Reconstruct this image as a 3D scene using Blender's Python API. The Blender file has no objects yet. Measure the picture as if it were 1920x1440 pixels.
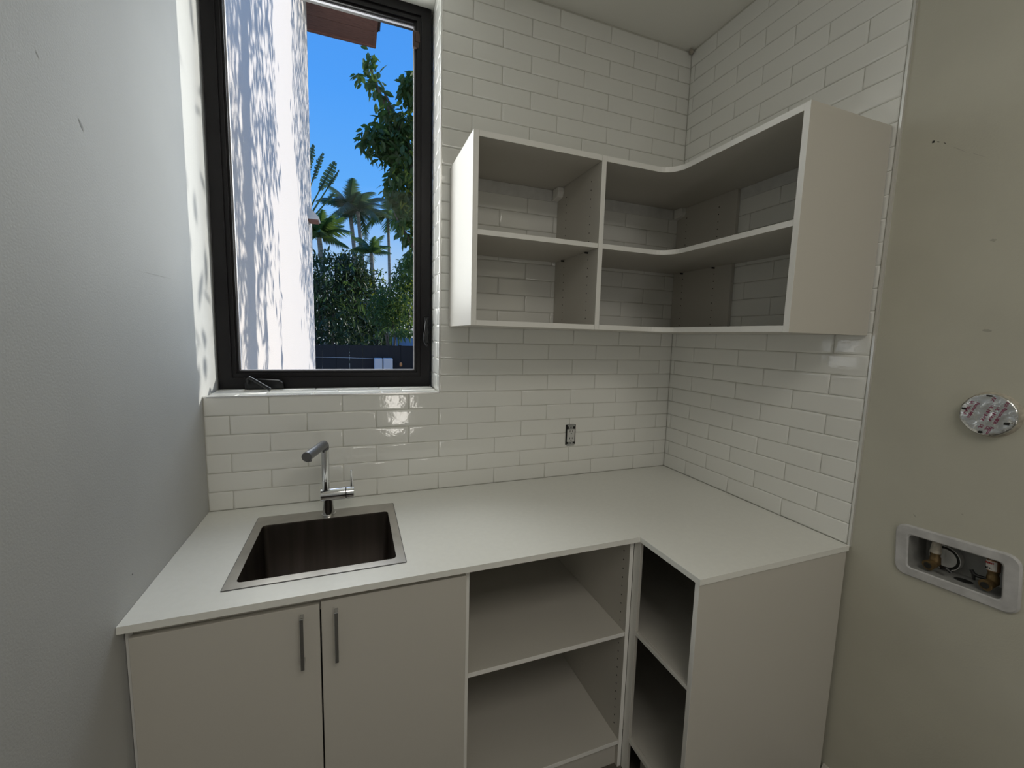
import bpy, bmesh, math, random
from mathutils import Vector, Matrix, Euler
random.seed(11)
C = bpy.context.scene.collection
SC = bpy.context.scene
PI = math.pi

# ------------------------------------------------------------------ camera, sky, sun, lamps, exposure
cam_d = bpy.data.cameras.new('camera')
cam_d.sensor_width = 36.0
cam_d.lens = 785.68 * 36.0 / 1920.0
cam_d.clip_start = 0.02
cam_d.clip_end = 500
cam = bpy.data.objects.new('camera', cam_d)
cam.location = (0.5101, -1.7711, 1.5843)
cam.rotation_euler = (1.4587, -0.0264, -0.3583)
C.objects.link(cam)
SC.camera = cam

SUN_DIR = Vector((1.0, 0.40, 0.31)).normalized()      # towards the sun
world = bpy.data.worlds.new('world')
SC.world = world
world.use_nodes = True
wn = world.node_tree.nodes; wl = world.node_tree.links
wn.clear()
w_out = wn.new('ShaderNodeOutputWorld'); w_bg = wn.new('ShaderNodeBackground')
w_tc = wn.new('ShaderNodeTexCoord'); w_sep = wn.new('ShaderNodeSeparateXYZ'); w_rmp = wn.new('ShaderNodeValToRGB')
wl.new(w_tc.outputs['Generated'], w_sep.inputs[0]); wl.new(w_sep.outputs['Z'], w_rmp.inputs[0])
e = w_rmp.color_ramp.elements
e[0].position = 0.0; e[0].color = (0.80, 0.84, 0.88, 1)
e[1].position = 1.0; e[1].color = (0.04, 0.20, 0.72, 1)
m1 = e.new(0.14); m1.color = (0.42, 0.62, 0.92, 1)
m3 = e.new(0.28); m3.color = (0.135, 0.44, 1.0, 1)
m2 = e.new(0.45); m2.color = (0.085, 0.36, 0.98, 1)
wl.new(w_rmp.outputs[0], w_bg.inputs[0]); w_bg.inputs[1].default_value = 1.0
wl.new(w_bg.outputs[0], w_out.inputs[0])

sun_d = bpy.data.lights.new('sun', 'SUN'); sun_d.energy = 3.5; sun_d.angle = math.radians(0.55)
sun_d.color = (1.0, 0.94, 0.85)
sun = bpy.data.objects.new('sun', sun_d); C.objects.link(sun)
sun.rotation_euler = (-SUN_DIR).to_track_quat('-Z', 'Y').to_euler(); sun.location = (6, 4, 8)

def area(name, loc, aim, sx, sy, power, col):
    d = bpy.data.lights.new(name, 'AREA'); d.shape = 'RECTANGLE'; d.size = sx; d.size_y = sy
    d.energy = power; d.color = col
    o = bpy.data.objects.new(name, d); C.objects.link(o); o.location = loc
    o.rotation_euler = (Vector(aim) - Vector(loc)).to_track_quat('-Z', 'Y').to_euler()
    return o
area('window_fill', (0.43, 0.235, 2.15), (0.43, -1.0, 2.15), 0.70, 1.45, 2.0, (0.88, 0.94, 1.0))  # added lamp in the recess, strengthens the daylight from the window
area('wall_bounce_fill', (0.30, 0.74, 2.42), (1.15, -0.72, 2.30), 0.75, 1.3, 16.5, (1.0, 0.985, 0.95))  # added lamp outside the glass, imitates bounce off the sunlit wall
area('hallway_daylight', (0.98, -3.25, 0.72), (0.9, 0, 1.2), 0.20, 0.50, 2.5, (1.0, 0.95, 0.88))
area('ceiling_fill', (0.95, -2.60, 2.93), (0.95, -2.45, 0), 1.2, 0.9, 14.5, (1.0, 0.95, 0.86))  # added fill behind the camera, no known fixture there

SC.view_settings.view_transform = 'Standard'
SC.view_settings.look = 'None'
SC.view_settings.gamma = 1.0
SC.view_settings.use_curve_mapping = False
SC.view_settings.exposure = 0.0

# ------------------------------------------------------------------ materials
def mat(name, col, rough=0.5, metal=0.0, spec=0.5, noise=None, bump=None, coat=0.0):
    m = bpy.data.materials.new(name); m.use_nodes = True
    n = m.node_tree.nodes; l = m.node_tree.links; b = n['Principled BSDF']
    b.inputs['Base Color'].default_value = (*col, 1); b.inputs['Roughness'].default_value = rough
    b.inputs['Metallic'].default_value = metal; b.inputs['Specular IOR Level'].default_value = spec
    b.inputs['Coat Weight'].default_value = coat
    tc = n.new('ShaderNodeTexCoord')
    if noise:
        scale, amt, stretch = noise
        mp = n.new('ShaderNodeMapping'); mp.inputs['Scale'].default_value = stretch
        t = n.new('ShaderNodeTexNoise'); t.inputs['Scale'].default_value = scale; t.inputs['Detail'].default_value = 5
        r = n.new('ShaderNodeValToRGB')
        r.color_ramp.elements[0].position = 0.3; r.color_ramp.elements[1].position = 0.7
        r.color_ramp.elements[0].color = (*[c * (1 - amt) for c in col], 1)
        r.color_ramp.elements[1].color = (*[min(1, c * (1 + amt * 0.5)) for c in col], 1)
        l.new(tc.outputs['Object'], mp.inputs[0]); l.new(mp.outputs[0], t.inputs['Vector'])
        l.new(t.outputs['Fac'], r.inputs[0]); l.new(r.outputs[0], b.inputs['Base Color'])
    if bump:
        scale, dist, stretch = bump
        mp = n.new('ShaderNodeMapping'); mp.inputs['Scale'].default_value = stretch
        t = n.new('ShaderNodeTexNoise'); t.inputs['Scale'].default_value = scale; t.inputs['Detail'].default_value = 3
        bp = n.new('ShaderNodeBump'); bp.inputs['Strength'].default_value = 1.0; bp.inputs['Distance'].default_value = dist
        l.new(tc.outputs['Object'], mp.inputs[0]); l.new(mp.outputs[0], t.inputs['Vector'])
        l.new(t.outputs['Fac'], bp.inputs['Height']); l.new(bp.outputs[0], b.inputs['Normal'])
    return m
O3 = (1, 1, 1)
M = {}
M['paint_left'] = mat('paint_cool_white', (0.52, 0.525, 0.52), 0.6, noise=(3.0, 0.05, O3), bump=(220, 0.0004, O3))
M['paint_right'] = mat('paint_warm_white', (0.565, 0.55, 0.46), 0.6, noise=(4.0, 0.06, O3), bump=(220, 0.0004, O3))
M['ceiling'] = mat('ceiling_paint', (0.90, 0.89, 0.83), 0.8, bump=(150, 0.0004, O3))
M['grout'] = mat('grout', (0.60, 0.59, 0.53), 0.85, noise=(30, 0.12, O3))
M['tile'] = mat('glazed_tile', (0.88, 0.88, 0.84), 0.07, spec=0.75, bump=(26, 0.0006, O3))
M['trim_metal'] = mat('trim_metal', (0.78, 0.78, 0.76), 0.25, metal=0.6)
M['counter'] = mat('counter_laminate', (0.88, 0.88, 0.83), 0.34, noise=(60, 0.02, O3))
M['cab'] = mat('white_melamine', (0.60, 0.575, 0.52), 0.42)
M['cab_edge'] = mat('white_edge_banding', (0.90, 0.89, 0.85), 0.35)
M['cab_in'] = mat('melamine_panel', (0.55, 0.53, 0.46), 0.45)
M['shaded_back'] = mat('shade_painted_back', (0.17, 0.16, 0.12), 0.7, noise=(12, 0.15, O3))  # cabinet backs coloured dark to imitate the shade inside
M['hole'] = mat('dark_hole', (0.02, 0.02, 0.018), 0.9)
M['black_frame'] = mat('dark_bronze_frame', (0.0075, 0.0065, 0.0075), 0.36, spec=0.25, bump=(300, 0.0001, O3))
M['black_plastic'] = mat('black_plastic', (0.006, 0.006, 0.007), 0.28, spec=0.4)
M['spacer'] = mat('pale_spacer', (0.42, 0.42, 0.46), 0.4)
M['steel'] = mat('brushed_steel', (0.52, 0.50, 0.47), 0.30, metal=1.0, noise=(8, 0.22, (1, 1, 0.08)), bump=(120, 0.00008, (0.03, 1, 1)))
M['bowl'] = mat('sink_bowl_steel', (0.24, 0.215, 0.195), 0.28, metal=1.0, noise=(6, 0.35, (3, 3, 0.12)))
M['chrome'] = mat('chrome', (0.80, 0.81, 0.83), 0.06, metal=1.0)
M['spray'] = mat('spray_grey_metal', (0.17, 0.175, 0.19), 0.33, metal=0.7)
M['nozzle'] = mat('nozzle_rubber', (0.12, 0.12, 0.12), 0.6)
M['handle'] = mat('handle_chrome', (0.55, 0.56, 0.57), 0.2, metal=1.0)
M['white_plastic'] = mat('white_plastic', (0.72, 0.72, 0.70), 0.4, noise=(25, 0.1, O3))
M['grey_plastic'] = mat('outlet_grey', (0.62, 0.62, 0.60), 0.4)
M['box_plastic'] = mat('soiled_white_plastic', (0.56, 0.555, 0.55), 0.45, noise=(22, 0.22, O3))
M['brass'] = mat('brass', (0.20, 0.135, 0.06), 0.5, metal=0.6, noise=(60, 0.4, O3))
M['copper'] = mat('copper_pipe', (0.40, 0.24, 0.15), 0.35, metal=0.9)
M['plaster'] = mat('plaster_crust', (0.50, 0.46, 0.38), 0.9, noise=(70, 0.3, O3), bump=(120, 0.003, O3))
M['label_white'] = mat('paper_label', (0.75, 0.72, 0.68), 0.6)
M['red_ink'] = mat('red_ink', (0.45, 0.03, 0.03), 0.6)
M['black_ink'] = mat('black_ink', (0.02, 0.02, 0.02), 0.6)
M['magenta_ink'] = mat('magenta_ink', (0.30, 0.03, 0.10), 0.5)
M['foil'] = mat('foil_tape', (0.72, 0.72, 0.71), 0.22, metal=1.0, bump=(38, 0.004, O3))
M['floor'] = mat('floor_tile', (0.10, 0.09, 0.075), 0.5, noise=(6, 0.25, O3))
M['stucco'] = mat('white_stucco', (0.80, 0.735, 0.70), 0.85, bump=(90, 0.002, O3))
M['wood'] = mat('brown_wood', (0.30, 0.145, 0.11), 0.6, noise=(9, 0.35, (1, 14, 14)))
M['wood_dark'] = mat('dark_brown_wood', (0.06, 0.03, 0.022), 0.6)
M['sconce'] = mat('sconce_white', (0.70, 0.68, 0.64), 0.5)
def leaf_mat(name, col, thru):
    m = mat(name, col, 0.40, noise=(1.5, 0.4, O3)); n = m.node_tree.nodes; l = m.node_tree.links
    t = n.new('ShaderNodeBsdfTranslucent'); t.inputs[0].default_value = (*thru, 1)
    mx = n.new('ShaderNodeMixShader'); mx.inputs[0].default_value = 0.38
    l.new(n['Principled BSDF'].outputs[0], mx.inputs[1]); l.new(t.outputs[0], mx.inputs[2]); l.new(mx.outputs[0], n['Material Output'].inputs[0])
    return m
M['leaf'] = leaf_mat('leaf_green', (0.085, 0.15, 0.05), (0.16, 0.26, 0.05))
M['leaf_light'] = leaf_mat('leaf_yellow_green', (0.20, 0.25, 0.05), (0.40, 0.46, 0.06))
M['leaf_dark'] = leaf_mat('leaf_dark_green', (0.050, 0.085, 0.035), (0.06, 0.10, 0.03))
M['leaf_blue'] = leaf_mat('leaf_blue_green', (0.07, 0.13, 0.075), (0.10, 0.17, 0.06))
M['bark'] = mat('bark', (0.16, 0.13, 0.10), 0.85, noise=(14, 0.4, (1, 1, 0.3)))
M['palm_bark'] = mat('palm_bark', (0.30, 0.27, 0.22), 0.8, noise=(4, 0.35, (0.3, 0.3, 8)))
M['bounce_ground'] = mat('bounce_ground', (0.30, 0.265, 0.19), 0.9, noise=(3, 0.4, O3))  # unseen ground coloured pale and warm to bounce light upwards
M['fence'] = mat('black_fence', (0.008, 0.008, 0.012), 0.6)
M['pale_blue'] = mat('pale_blue_render', (0.24, 0.42, 0.75), 0.7)
M['white_box'] = mat('white_box', (0.7, 0.68, 0.7), 0.6)
M['amber'] = mat('amber_lantern', (0.75, 0.30, 0.10), 0.4)

def glass_mat():
    m = bpy.data.materials.new('window_glass'); m.use_nodes = True
    n = m.node_tree.nodes; l = m.node_tree.links; n.clear()
    o = n.new('ShaderNodeOutputMaterial'); mx = n.new('ShaderNodeMixShader'); t = n.new('ShaderNodeBsdfTransparent')
    g = n.new('ShaderNodeBsdfGlossy'); w = n.new('ShaderNodeLayerWeight'); w.inputs['Blend'].default_value = 0.5
    p5 = n.new('ShaderNodeMath'); p5.operation = 'POWER'; p5.inputs[1].default_value = 5.0; l.new(w.outputs['Facing'], p5.inputs[0])
    f = n.new('ShaderNodeMath'); f.operation = 'MULTIPLY_ADD'; f.inputs[1].default_value = 0.5; f.inputs[2].default_value = 0.002; l.new(p5.outputs[0], f.inputs[0])
    t.inputs[0].default_value = (0.97, 0.985, 0.98, 1); g.inputs['Roughness'].default_value = 0.01
    l.new(f.outputs[0], mx.inputs[0]); l.new(t.outputs[0], mx.inputs[1]); l.new(g.outputs[0], mx.inputs[2]); l.new(mx.outputs[0], o.inputs[0])
    return m
M['glass'] = glass_mat()

# ------------------------------------------------------------------ helpers
def link(name, me, m, parent=None, smooth=False):
    o = bpy.data.objects.new(name, me)
    if m is not None and not me.materials:
        me.materials.append(M[m])
    if smooth:
        for p in me.polygons: p.use_smooth = True
    C.objects.link(o)
    if parent is not None: o.parent = parent
    return o
def bm_obj(name, bm, m, parent=None, smooth=False, bevel=0.0, seg=2):
    if bevel:
        bmesh.ops.bevel(bm, geom=list(bm.edges), offset=bevel, segments=seg, affect='EDGES', profile=0.5, clamp_overlap=True)
    bmesh.ops.recalc_face_normals(bm, faces=bm.faces)
    me = bpy.data.meshes.new(name); bm.to_mesh(me); bm.free()
    return link(name, me, m, parent, smooth)
def add_box(bm, x0, x1, y0, y1, z0, z1):
    vs = [bm.verts.new((x, y, z)) for x in (x0, x1) for y in (y0, y1) for z in (z0, z1)]
    for f in ((0, 1, 3, 2), (4, 6, 7, 5), (0, 4, 5, 1), (2, 3, 7, 6), (0, 2, 6, 4), (1, 5, 7, 3)):
        bm.faces.new([vs[i] for i in f])
    return vs
def box(name, x0, x1, y0, y1, z0, z1, m, parent=None, bevel=0.0):
    bm = bmesh.new(); add_box(bm, x0, x1, y0, y1, z0, z1)
    return bm_obj(name, bm, m, parent, bevel=bevel)
def boxes(name, lst, m, parent=None):
    bm = bmesh.new()
    for b in lst: add_box(bm, *b)
    return bm_obj(name, bm, m, parent)
def add_prism(bm, pts, lo, hi, axis='z'):
    def P(a, b, c): return {'z': (a, b, c), 'x': (c, a, b), 'y': (a, c, b)}[axis]
    A = [bm.verts.new(P(a, b, lo)) for a, b in pts]; B = [bm.verts.new(P(a, b, hi)) for a, b in pts]
    n = len(pts)
    bm.faces.new(A); bm.faces.new(B[::-1])
    for i in range(n): bm.faces.new((A[i], B[i], B[(i + 1) % n], A[(i + 1) % n]))
def add_tube(bm, path, radii, n=16, cap=True):
    path = [Vector(p) for p in path]
    if not isinstance(radii, (list, tuple)): radii = [radii] * len(path)
    rings = []; up = None
    for i, p in enumerate(path):
        d = (path[min(i + 1, len(path) - 1)] - path[max(i - 1, 0)]).normalized()
        if up is None:
            up = Vector((0, 0, 1)) if abs(d.z) < 0.9 else Vector((0, 1, 0))
        s = d.cross(up).normalized(); up = s.cross(d).normalized()
        rings.append([bm.verts.new(p + radii[i] * (math.cos(2 * PI * k / n) * s + math.sin(2 * PI * k / n) * up)) for k in range(n)])
    for a, b in zip(rings, rings[1:]):
        for k in range(n): bm.faces.new((a[k], a[(k + 1) % n], b[(k + 1) % n], b[k]))
    if cap: bm.faces.new(rings[0][::-1]); bm.faces.new(rings[-1])
def smooth_by_angle(o, ang=40):
    me = o.data
    for p in me.polygons: p.use_smooth = True
    bm = bmesh.new(); bm.from_mesh(me)
    for ed in bm.edges:
        if len(ed.link_faces) == 2 and ed.calc_face_angle(0) > math.radians(ang): ed.smooth = False
    bm.to_mesh(me); bm.free()
    return o
def tube(name, path, radii, m, parent=None, n=16):
    bm = bmesh.new(); add_tube(bm, path, radii, n)
    return smooth_by_angle(bm_obj(name, bm, m, parent))
def ring_prism(name, outer, inner, lo, hi, m, parent=None, axis='z'):
    bm = bmesh.new()
    def P(a, b, c): return {'z': (a, b, c), 'x': (c, a, b), 'y': (a, c, b)}[axis]
    n = len(outer); assert n == len(inner)
    L = [[bm.verts.new(P(a, b, h)) for a, b in pts] for pts in (outer, inner) for h in (lo, hi)]
    oa, ob, ia, ib = L
    for i in range(n):
        j = (i + 1) % n
        for q in ((oa[i], oa[j], ob[j], ob[i]), (ia[i], ib[i], ib[j], ia[j]), (ob[i], ob[j], ib[j], ib[i]), (oa[i], ia[i], ia[j], oa[j])):
            bm.faces.new(q)
    return bm_obj(name, bm, m, parent)
def rrect(x0, x1, y0, y1, r, k=5):
    pts = []
    for cx, cy, a in ((x1 - r, y1 - r, 0), (x0 + r, y1 - r, 90), (x0 + r, y0 + r, 180), (x1 - r, y0 + r, 270)):
        for i in range(k + 1):
            t = math.radians(a + 90 * i / k); pts.append((cx + r * math.cos(t), cy + r * math.sin(t)))
    return pts
def tag(o, label=None, cat=None, group=None, kind=None):
    if label: o['label'] = label
    if cat: o['category'] = cat
    if group: o['group'] = group
    if kind: o['kind'] = kind
    return o
def empty(name, loc=(0, 0, 0)):
    o = bpy.data.objects.new(name, None); C.objects.link(o); o.location = loc; o.empty_display_size = 0.05
    return o
def settle(root, loc):
    """move an Empty to the thing's base without moving its parts"""
    loc = Vector(loc); root.location = loc
    for ch in root.children: ch.matrix_parent_inverse = Matrix.Translation(-loc)
def text_mesh(name, s, size, m, parent, matrix, extrude=0.0002, keep=None):
    cu = bpy.data.curves.new(name, 'FONT'); cu.body = s; cu.size = size; cu.extrude = extrude; cu.resolution_u = 2
    tmp = bpy.data.objects.new(name + '_source', cu); C.objects.link(tmp)
    bpy.context.view_layer.update()
    me = bpy.data.meshes.new_from_object(tmp.evaluated_get(bpy.context.evaluated_depsgraph_get()))
    bpy.data.objects.remove(tmp); bpy.data.curves.remove(cu)
    me.transform(matrix)
    if keep:
        bm = bmesh.new(); bm.from_mesh(me)
        bmesh.ops.delete(bm, geom=[f for f in bm.faces if not keep(f.calc_center_median())], context='FACES')
        bm.to_mesh(me); bm.free()
    me.materials.clear(); me.name = name
    return link(name, me, m, parent)

# ------------------------------------------------------------------ dimensions
XR, ZC, H = 2.067, 0.914, 2.986
TH, TL, TA = 0.07123, 0.25584, 0.0791
ZS = ZC + 6 * TH                      # sill tile top 1.3414
JX = 0.8457                           # face of the tiled jamb
WT = 2.960                            # head of the recess
YT = -0.915                           # end of the tiles on the right wall
YB = -3.40                            # wall behind the camera

# ------------------------------------------------------------------ room shell
fl = box('floor', -0.15, 2.25, YB - 0.1, 0.0, -0.10, 0.0, 'floor'); tag(fl, 'dark floor under the cabinets', kind='structure')
ce = box('ceiling', -0.15, 2.25, YB - 0.1, 0.30, H, H + 0.12, 'ceiling'); tag(ce, 'plain off-white ceiling', kind='structure')
wl_ = box('wall_left', -0.16, 0.0, YB, 0.29, 0.0, H, 'paint_left'); tag(wl_, 'plain white painted wall left of the window', kind='structure')
G = 0.0028
wb = boxes('wall_back', [(0.0, XR + 0.1, G, 0.29, 0.0, ZS - G), (0.0, JX + G, G, 0.29, WT, H),
                         (JX + G, XR + 0.1, G, 0.29, ZS - G, H)], 'grout')
tag(wb, 'window wall covered in white glossy brick-bond tiles', kind='structure')
XP = XR + 0.008                       # painted face of the right wall
HY0, HY1, HZ0, HZ1 = -1.272, -1.064, 0.916, 1.046    # cut-out for the valve box
wr = boxes('wall_right', [(XP, XP + 0.16, HY1, 0.005, 0.0, H), (XP, XP + 0.16, YB, HY0, 0.0, H),
                          (XP, XP + 0.16, HY0, HY1, 0.0, HZ0), (XP, XP + 0.16, HY0, HY1, HZ1, H)], 'paint_right')
tag(wr, 'right wall, tiled beside the counter and painted cream towards the camera', kind='structure')
gr = box('tile_bed', XR + G, XP, YT + 0.004, 0.005, ZC - 0.02, H, 'grout', wr)
wf = boxes('wall_front', [(-0.15, 0.55, YB - 0.12, YB, 0, H), (1.55, 2.25, YB - 0.12, YB, 0, H), (0.55, 1.55, YB - 0.12, YB, 2.2, H)], 'paint_left')
tag(wf, 'wall behind the camera with a doorway', kind='structure')
hw = boxes('wall_hallway', [(-0.15, 2.25, YB - 1.3, YB - 1.2, 0, H), (-0.25, -0.15, YB - 1.3, YB - .0, 0, H), (2.25, 2.35, YB - 1.3, YB - .0, 0, H),
                            (-0.15, 2.25, YB - 1.3, YB - 0.1, H, H + 0.1), (-0.15, 2.25, YB - 1.3, YB - 0.1, -0.1, 0)], 'paint_left')
tag(hw, 'hallway walls seen through the doorway behind the camera', kind='structure')
bb = bmesh.new(); add_prism(bb, [(XP, 0), (XP, 0.086), (XP - 0.006, 0.086), (XP - 0.013, 0.072), (XP - 0.013, 0)], YB, -0.916, 'y')
bb = bm_obj('baseboard_right', bb, 'cab'); tag(bb, 'white baseboard at the foot of the right wall', kind='structure')
box('baseboard_left', 0.0, 0.012, YB, -0.66, 0, 0.086, 'cab')['kind'] = 'structure'

# ------------------------------------------------------------------ tiles (each one a part of its wall)
TILE_CACHE = {}
def tile_mesh(w, h):
    key = (round(w, 4), round(h, 4))
    if key in TILE_CACHE: return TILE_CACHE[key]
    t = 0.008
    rings = [(0.0, 0.0), (0.0, t - 0.0026), (0.0016, t - 0.0009), (0.0048, t - 0.0001), (0.0085, t)]
    vs, fs = [], []
    for ins, z in rings:
        ins = min(ins, 0.45 * min(w, h))
        vs += [(ins, ins, z), (w - ins, ins, z), (w - ins, h - ins, z), (ins, h - ins, z)]
    for r in range(len(rings) - 1):
        for k in range(4):
            a = 4 * r + k; b = 4 * r + (k + 1) % 4
            fs.append((a, b, b + 4, a + 4))
    n = 4 * (len(rings) - 1)
    fs.append((n, n + 1, n + 2, n + 3))
    me = bpy.data.meshes.new('tile'); me.from_pydata(vs, [], fs); me.update()
    for p in me.polygons: p.use_smooth = True
    me.materials.append(M['tile'])
    TILE_CACHE[key] = me
    return me
def put_tile(parent, o, ux, uy, w, h, depth=0.008):
    """o = lower-left corner on the finished face, ux/uy = unit axes of the face"""
    if w < 0.006 or h < 0.006: return
    ux = Vector(ux); uy = Vector(uy); nz = ux.cross(uy)
    ob = bpy.data.objects.new('tile', tile_mesh(w, h)); C.objects.link(ob); ob.parent = parent
    base = Vector(o) - nz * depth
    mtx = Matrix((ux, uy, nz)).transposed().to_4x4(); mtx.translation = base
    cm = Matrix.Translation((w / 2, h / 2, 0)) @ Euler((random.gauss(0, 0.0022), random.gauss(0, 0.0016), 0)).to_matrix().to_4x4() @ Matrix.Translation((-w / 2, -h / 2, random.uniform(-0.0003, 0.0002)))
    ob.matrix_local = mtx @ cm
J = 0.0019
def run_tiles(parent, u0, u1, v0, v1, start, conv, ux, uy):
    """a row from u0 to u1, joints at start + k*TL"""
    k = math.floor((u0 - start) / TL) - 1
    while start + k * TL < u1:
        a = max(u0, start + k * TL); b = min(u1, start + (k + 1) * TL)
        if b - a > 0.012:
            put_tile(parent, conv(a + J / 2, v0 + J / 2), ux, uy, b - a - J, v1 - v0 - J)
        k += 1
r = 0
while ZC + r * TH < H - 0.01:
    z0 = ZC + r * TH; z1 = min(z0 + TH, H)
    st = TA if r % 2 == 0 else TA + TL / 2
    if r < 6 or z0 > WT - 0.03:
        u0 = 0.001
    else:
        u0 = JX + 0.002
    if r == 5: z1 -= 0.001
    if z0 > WT - 0.04 and z0 < WT: u0 = JX + 0.002
    run_tiles(wb, u0, XR + 0.004, z0, z1, st, lambda u, v: (u, 0, v), (1, 0, 0), (0, 0, 1))
    # right wall: u runs towards the camera; joint positions measured from the corner
    st2 = -0.112 if r % 2 == 0 else -0.112 + TL / 2
    k0 = 0.1557 if r % 2 == 0 else 0.1557 + TL / 2
    run_tiles(wr, 0.0005, -YT - 0.007, z0, z1, k0, lambda u, v: (XR, -u, v), (0, -1, 0), (0, 0, 1))
    # tiled jamb of the window
    if r >= 6 and z0 < WT:
        z1j = min(z1, WT)
        cut = 0.058 if r % 2 == 0 else 0.125
        put_tile(wb, (JX, cut - J / 2, z0 + J / 2), (0, -1, 0), (0, 0, 1), cut - 0.006 - J, z1j - z0 - J)
        put_tile(wb, (JX, 0.184, z0 + J / 2), (0, -1, 0), (0, 0, 1), 0.184 - cut - J / 2, z1j - z0 - J)
    r += 1
for i, (y0, y1) in enumerate(((0.004, 0.0705), (0.0705, 0.1417), (0.1417, 0.186))):      # sill
    run_tiles(wb, 0.002, JX - 0.002, y0, y1, TA + (0.11 if i % 2 else 0.02), lambda u, v: (u, v, ZS + 0.006 * v / 0.18), (1, 0, 0), (0, 1, 0))
# edge strips
t1 = box('trim_1', XR - 0.0015, XP + 0.001, YT - 0.003, YT + 0.004, ZC - 0.004, H, 'trim_metal'); tag(t1, 'thin metal edge strip ending the tiles on the right wall', kind='structure')
t2 = box('trim_2', JX - 0.0005, JX + 0.006, -0.0015, 0.004, ZS, WT, 'trim_metal'); tag(t2, 'thin metal corner strip on the tiled window jamb', kind='structure')
t3 = box('trim_3', 0.0005, JX + 0.004, -0.0015, 0.004, ZS - 0.0045, ZS + 0.001, 'trim_metal'); tag(t3, 'thin metal corner strip along the tiled window sill', kind='structure')
rs = box('trim_4', 0.0, JX, 0.0, 0.20, WT - 0.002, WT + 0.01, 'ceiling'); tag(rs, 'plastered head of the window recess', kind='structure')

# ------------------------------------------------------------------ window
win = empty('window_1'); tag(win, 'tall black casement window in a tiled recess', kind='structure')
FX0, FX1, FZ0, FZ1 = 0.006, 0.838, ZS + 0.003, WT - 0.003
def rect_ring(name, a, b, y0, y1, m, parent):
    o = [(a[0], a[2]), (a[1], a[2]), (a[1], a[3]), (a[0], a[3])]; i = [(b[0], b[2]), (b[1], b[2]), (b[1], b[3]), (b[0], b[3])]
    ob = ring_prism(name, o, i, y0, y1, m, parent, 'y')
    return ob
fr = rect_ring('frame', (FX0, FX1, FZ0, FZ1), (0.049, 0.797, 1.392, 2.922), 0.186, 0.285, 'black_frame', win)
sa = rect_ring('sash', (0.049, 0.797, 1.392, 2.922), (0.064, 0.780, 1.409, 2.904), 0.194, 0.265, 'black_frame', win)
rect_ring('glazing_bead', (0.064, 0.780, 1.409, 2.904), (0.072, 0.772, 1.4175, 2.895), 0.203, 0.250, 'black_frame', sa)
rect_ring('spacer', (0.070, 0.774, 1.4155, 2.897), (0.0765, 0.7675, 1.4222, 2.890), 0.217, 0.229, 'spacer', sa)
box('pane', 0.0715, 0.7725, 0.2205, 0.2235, 1.417, 2.8955, 'glass', win)
hb = bmesh.new(); add_box(hb, 0.762, 0.786, 0.188, 0.205, 2.795, 2.86); add_box(hb, 0.772, 0.79, 0.184, 0.200, 2.815, 2.85)
bm_obj('corner_bracket', hb, 'wood_dark', win, bevel=0.002)
lk = bmesh.new(); add_box(lk, 0.812, 0.832, 0.168, 0.187, 1.545, 1.665)
lk = bm_obj('lock_plate', lk, 'black_plastic', win, bevel=0.005)
tube('lock_lever', [(0.822, 0.168, 1.655), (0.815, 0.155, 1.635), (0.812, 0.148, 1.60), (0.806, 0.142, 1.575), (0.809, 0.140, 1.548), (0.818, 0.142, 1.533)], [0.004, 0.005, 0.006, 0.006, 0.005, 0.004], 'black_plastic', lk, 10)
op = bmesh.new(); add_prism(op, [(0.100, ZS + 0.0075), (0.100, 1.373), (0.112, 1.386), (0.150, 1.388), (0.222, 1.384), (0.236, 1.374), (0.238, ZS + 0.0075)], 0.150, 0.188, 'y')
op = bm_obj('crank_operator', op, 'black_plastic', win, bevel=0.003)
cr = bmesh.new(); add_tube(cr, [(0.112, 0.146, 1.372), (0.112, 0.140, 1.390), (0.120, 0.136, 1.396), (0.135, 0.132, 1.388), (0.188, 0.110, 1.356)], [0.0065, 0.007, 0.0070, 0.0065, 0.0065], 10)
cr = smooth_by_angle(bm_obj('crank_arm', cr, 'black_plastic', op))
tube('crank_knob', [(0.186, 0.111, 1.3575), (0.196, 0.107, 1.352)], [0.0068, 0.0068], 'black_plastic', op, 10)

# ------------------------------------------------------------------ upper cabinets
UX0, UX1, UXI, UY, UYE, UZ0, UZ1 = 0.8855, 1.3745, 1.7020, -0.3620, -0.8965, 1.6205, 2.2565
P_ = 0.018
def pin_holes(name, spots, axis, parent, m='hole', rad=0.0026):
    """small dark eyelets; spots are centres, axis the outward normal"""
    bm = bmesh.new(); ax = Vector(axis); s = ax.orthogonal().normalized(); t = ax.cross(s)
    for c in spots:
        c = Vector(c)
        ra = [bm.verts.new(c - ax * 0.004 + rad * (math.cos(a * PI / 4) * s + math.sin(a * PI / 4) * t)) for a in range(8)]
        rb = [bm.verts.new(c + ax * 0.0003 + rad * (math.cos(a * PI / 4) * s + math.sin(a * PI / 4) * t)) for a in range(8)]
        bm.faces.new(rb)
        for k in range(8): bm.faces.new((ra[k], ra[(k + 1) % 8], rb[(k + 1) % 8], rb[k]))
    o = bm_obj(name, bm, m, parent); o['kind'] = 'stuff'
    return o
def band(o, edge):
    """white edge banding on the front edge of a board"""
    if edge:
        o.data.materials.append(M['cab_edge'])
        for p in o.data.polygons:
            if any(p.normal.dot(Vector(d)) > 0.6 for d in edge): p.material_index = 1
    return o
FRONT = ((0, -1, 0),); LEFT = ((-1, 0, 0),)
def panel(name, x0, x1, y0, y1, z0, z1, parent, m='cab', bevel=0.0008, edge=None):
    o = box(name, x0, x1, y0, y1, z0, z1, m, parent, bevel=bevel)
    return band(o, edge)
c1 = empty('wall_cabinet')
tag(c1, 'square open white wall cabinet with one shelf beside the window', 'cabinet')
GAP = 0.0012
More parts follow.
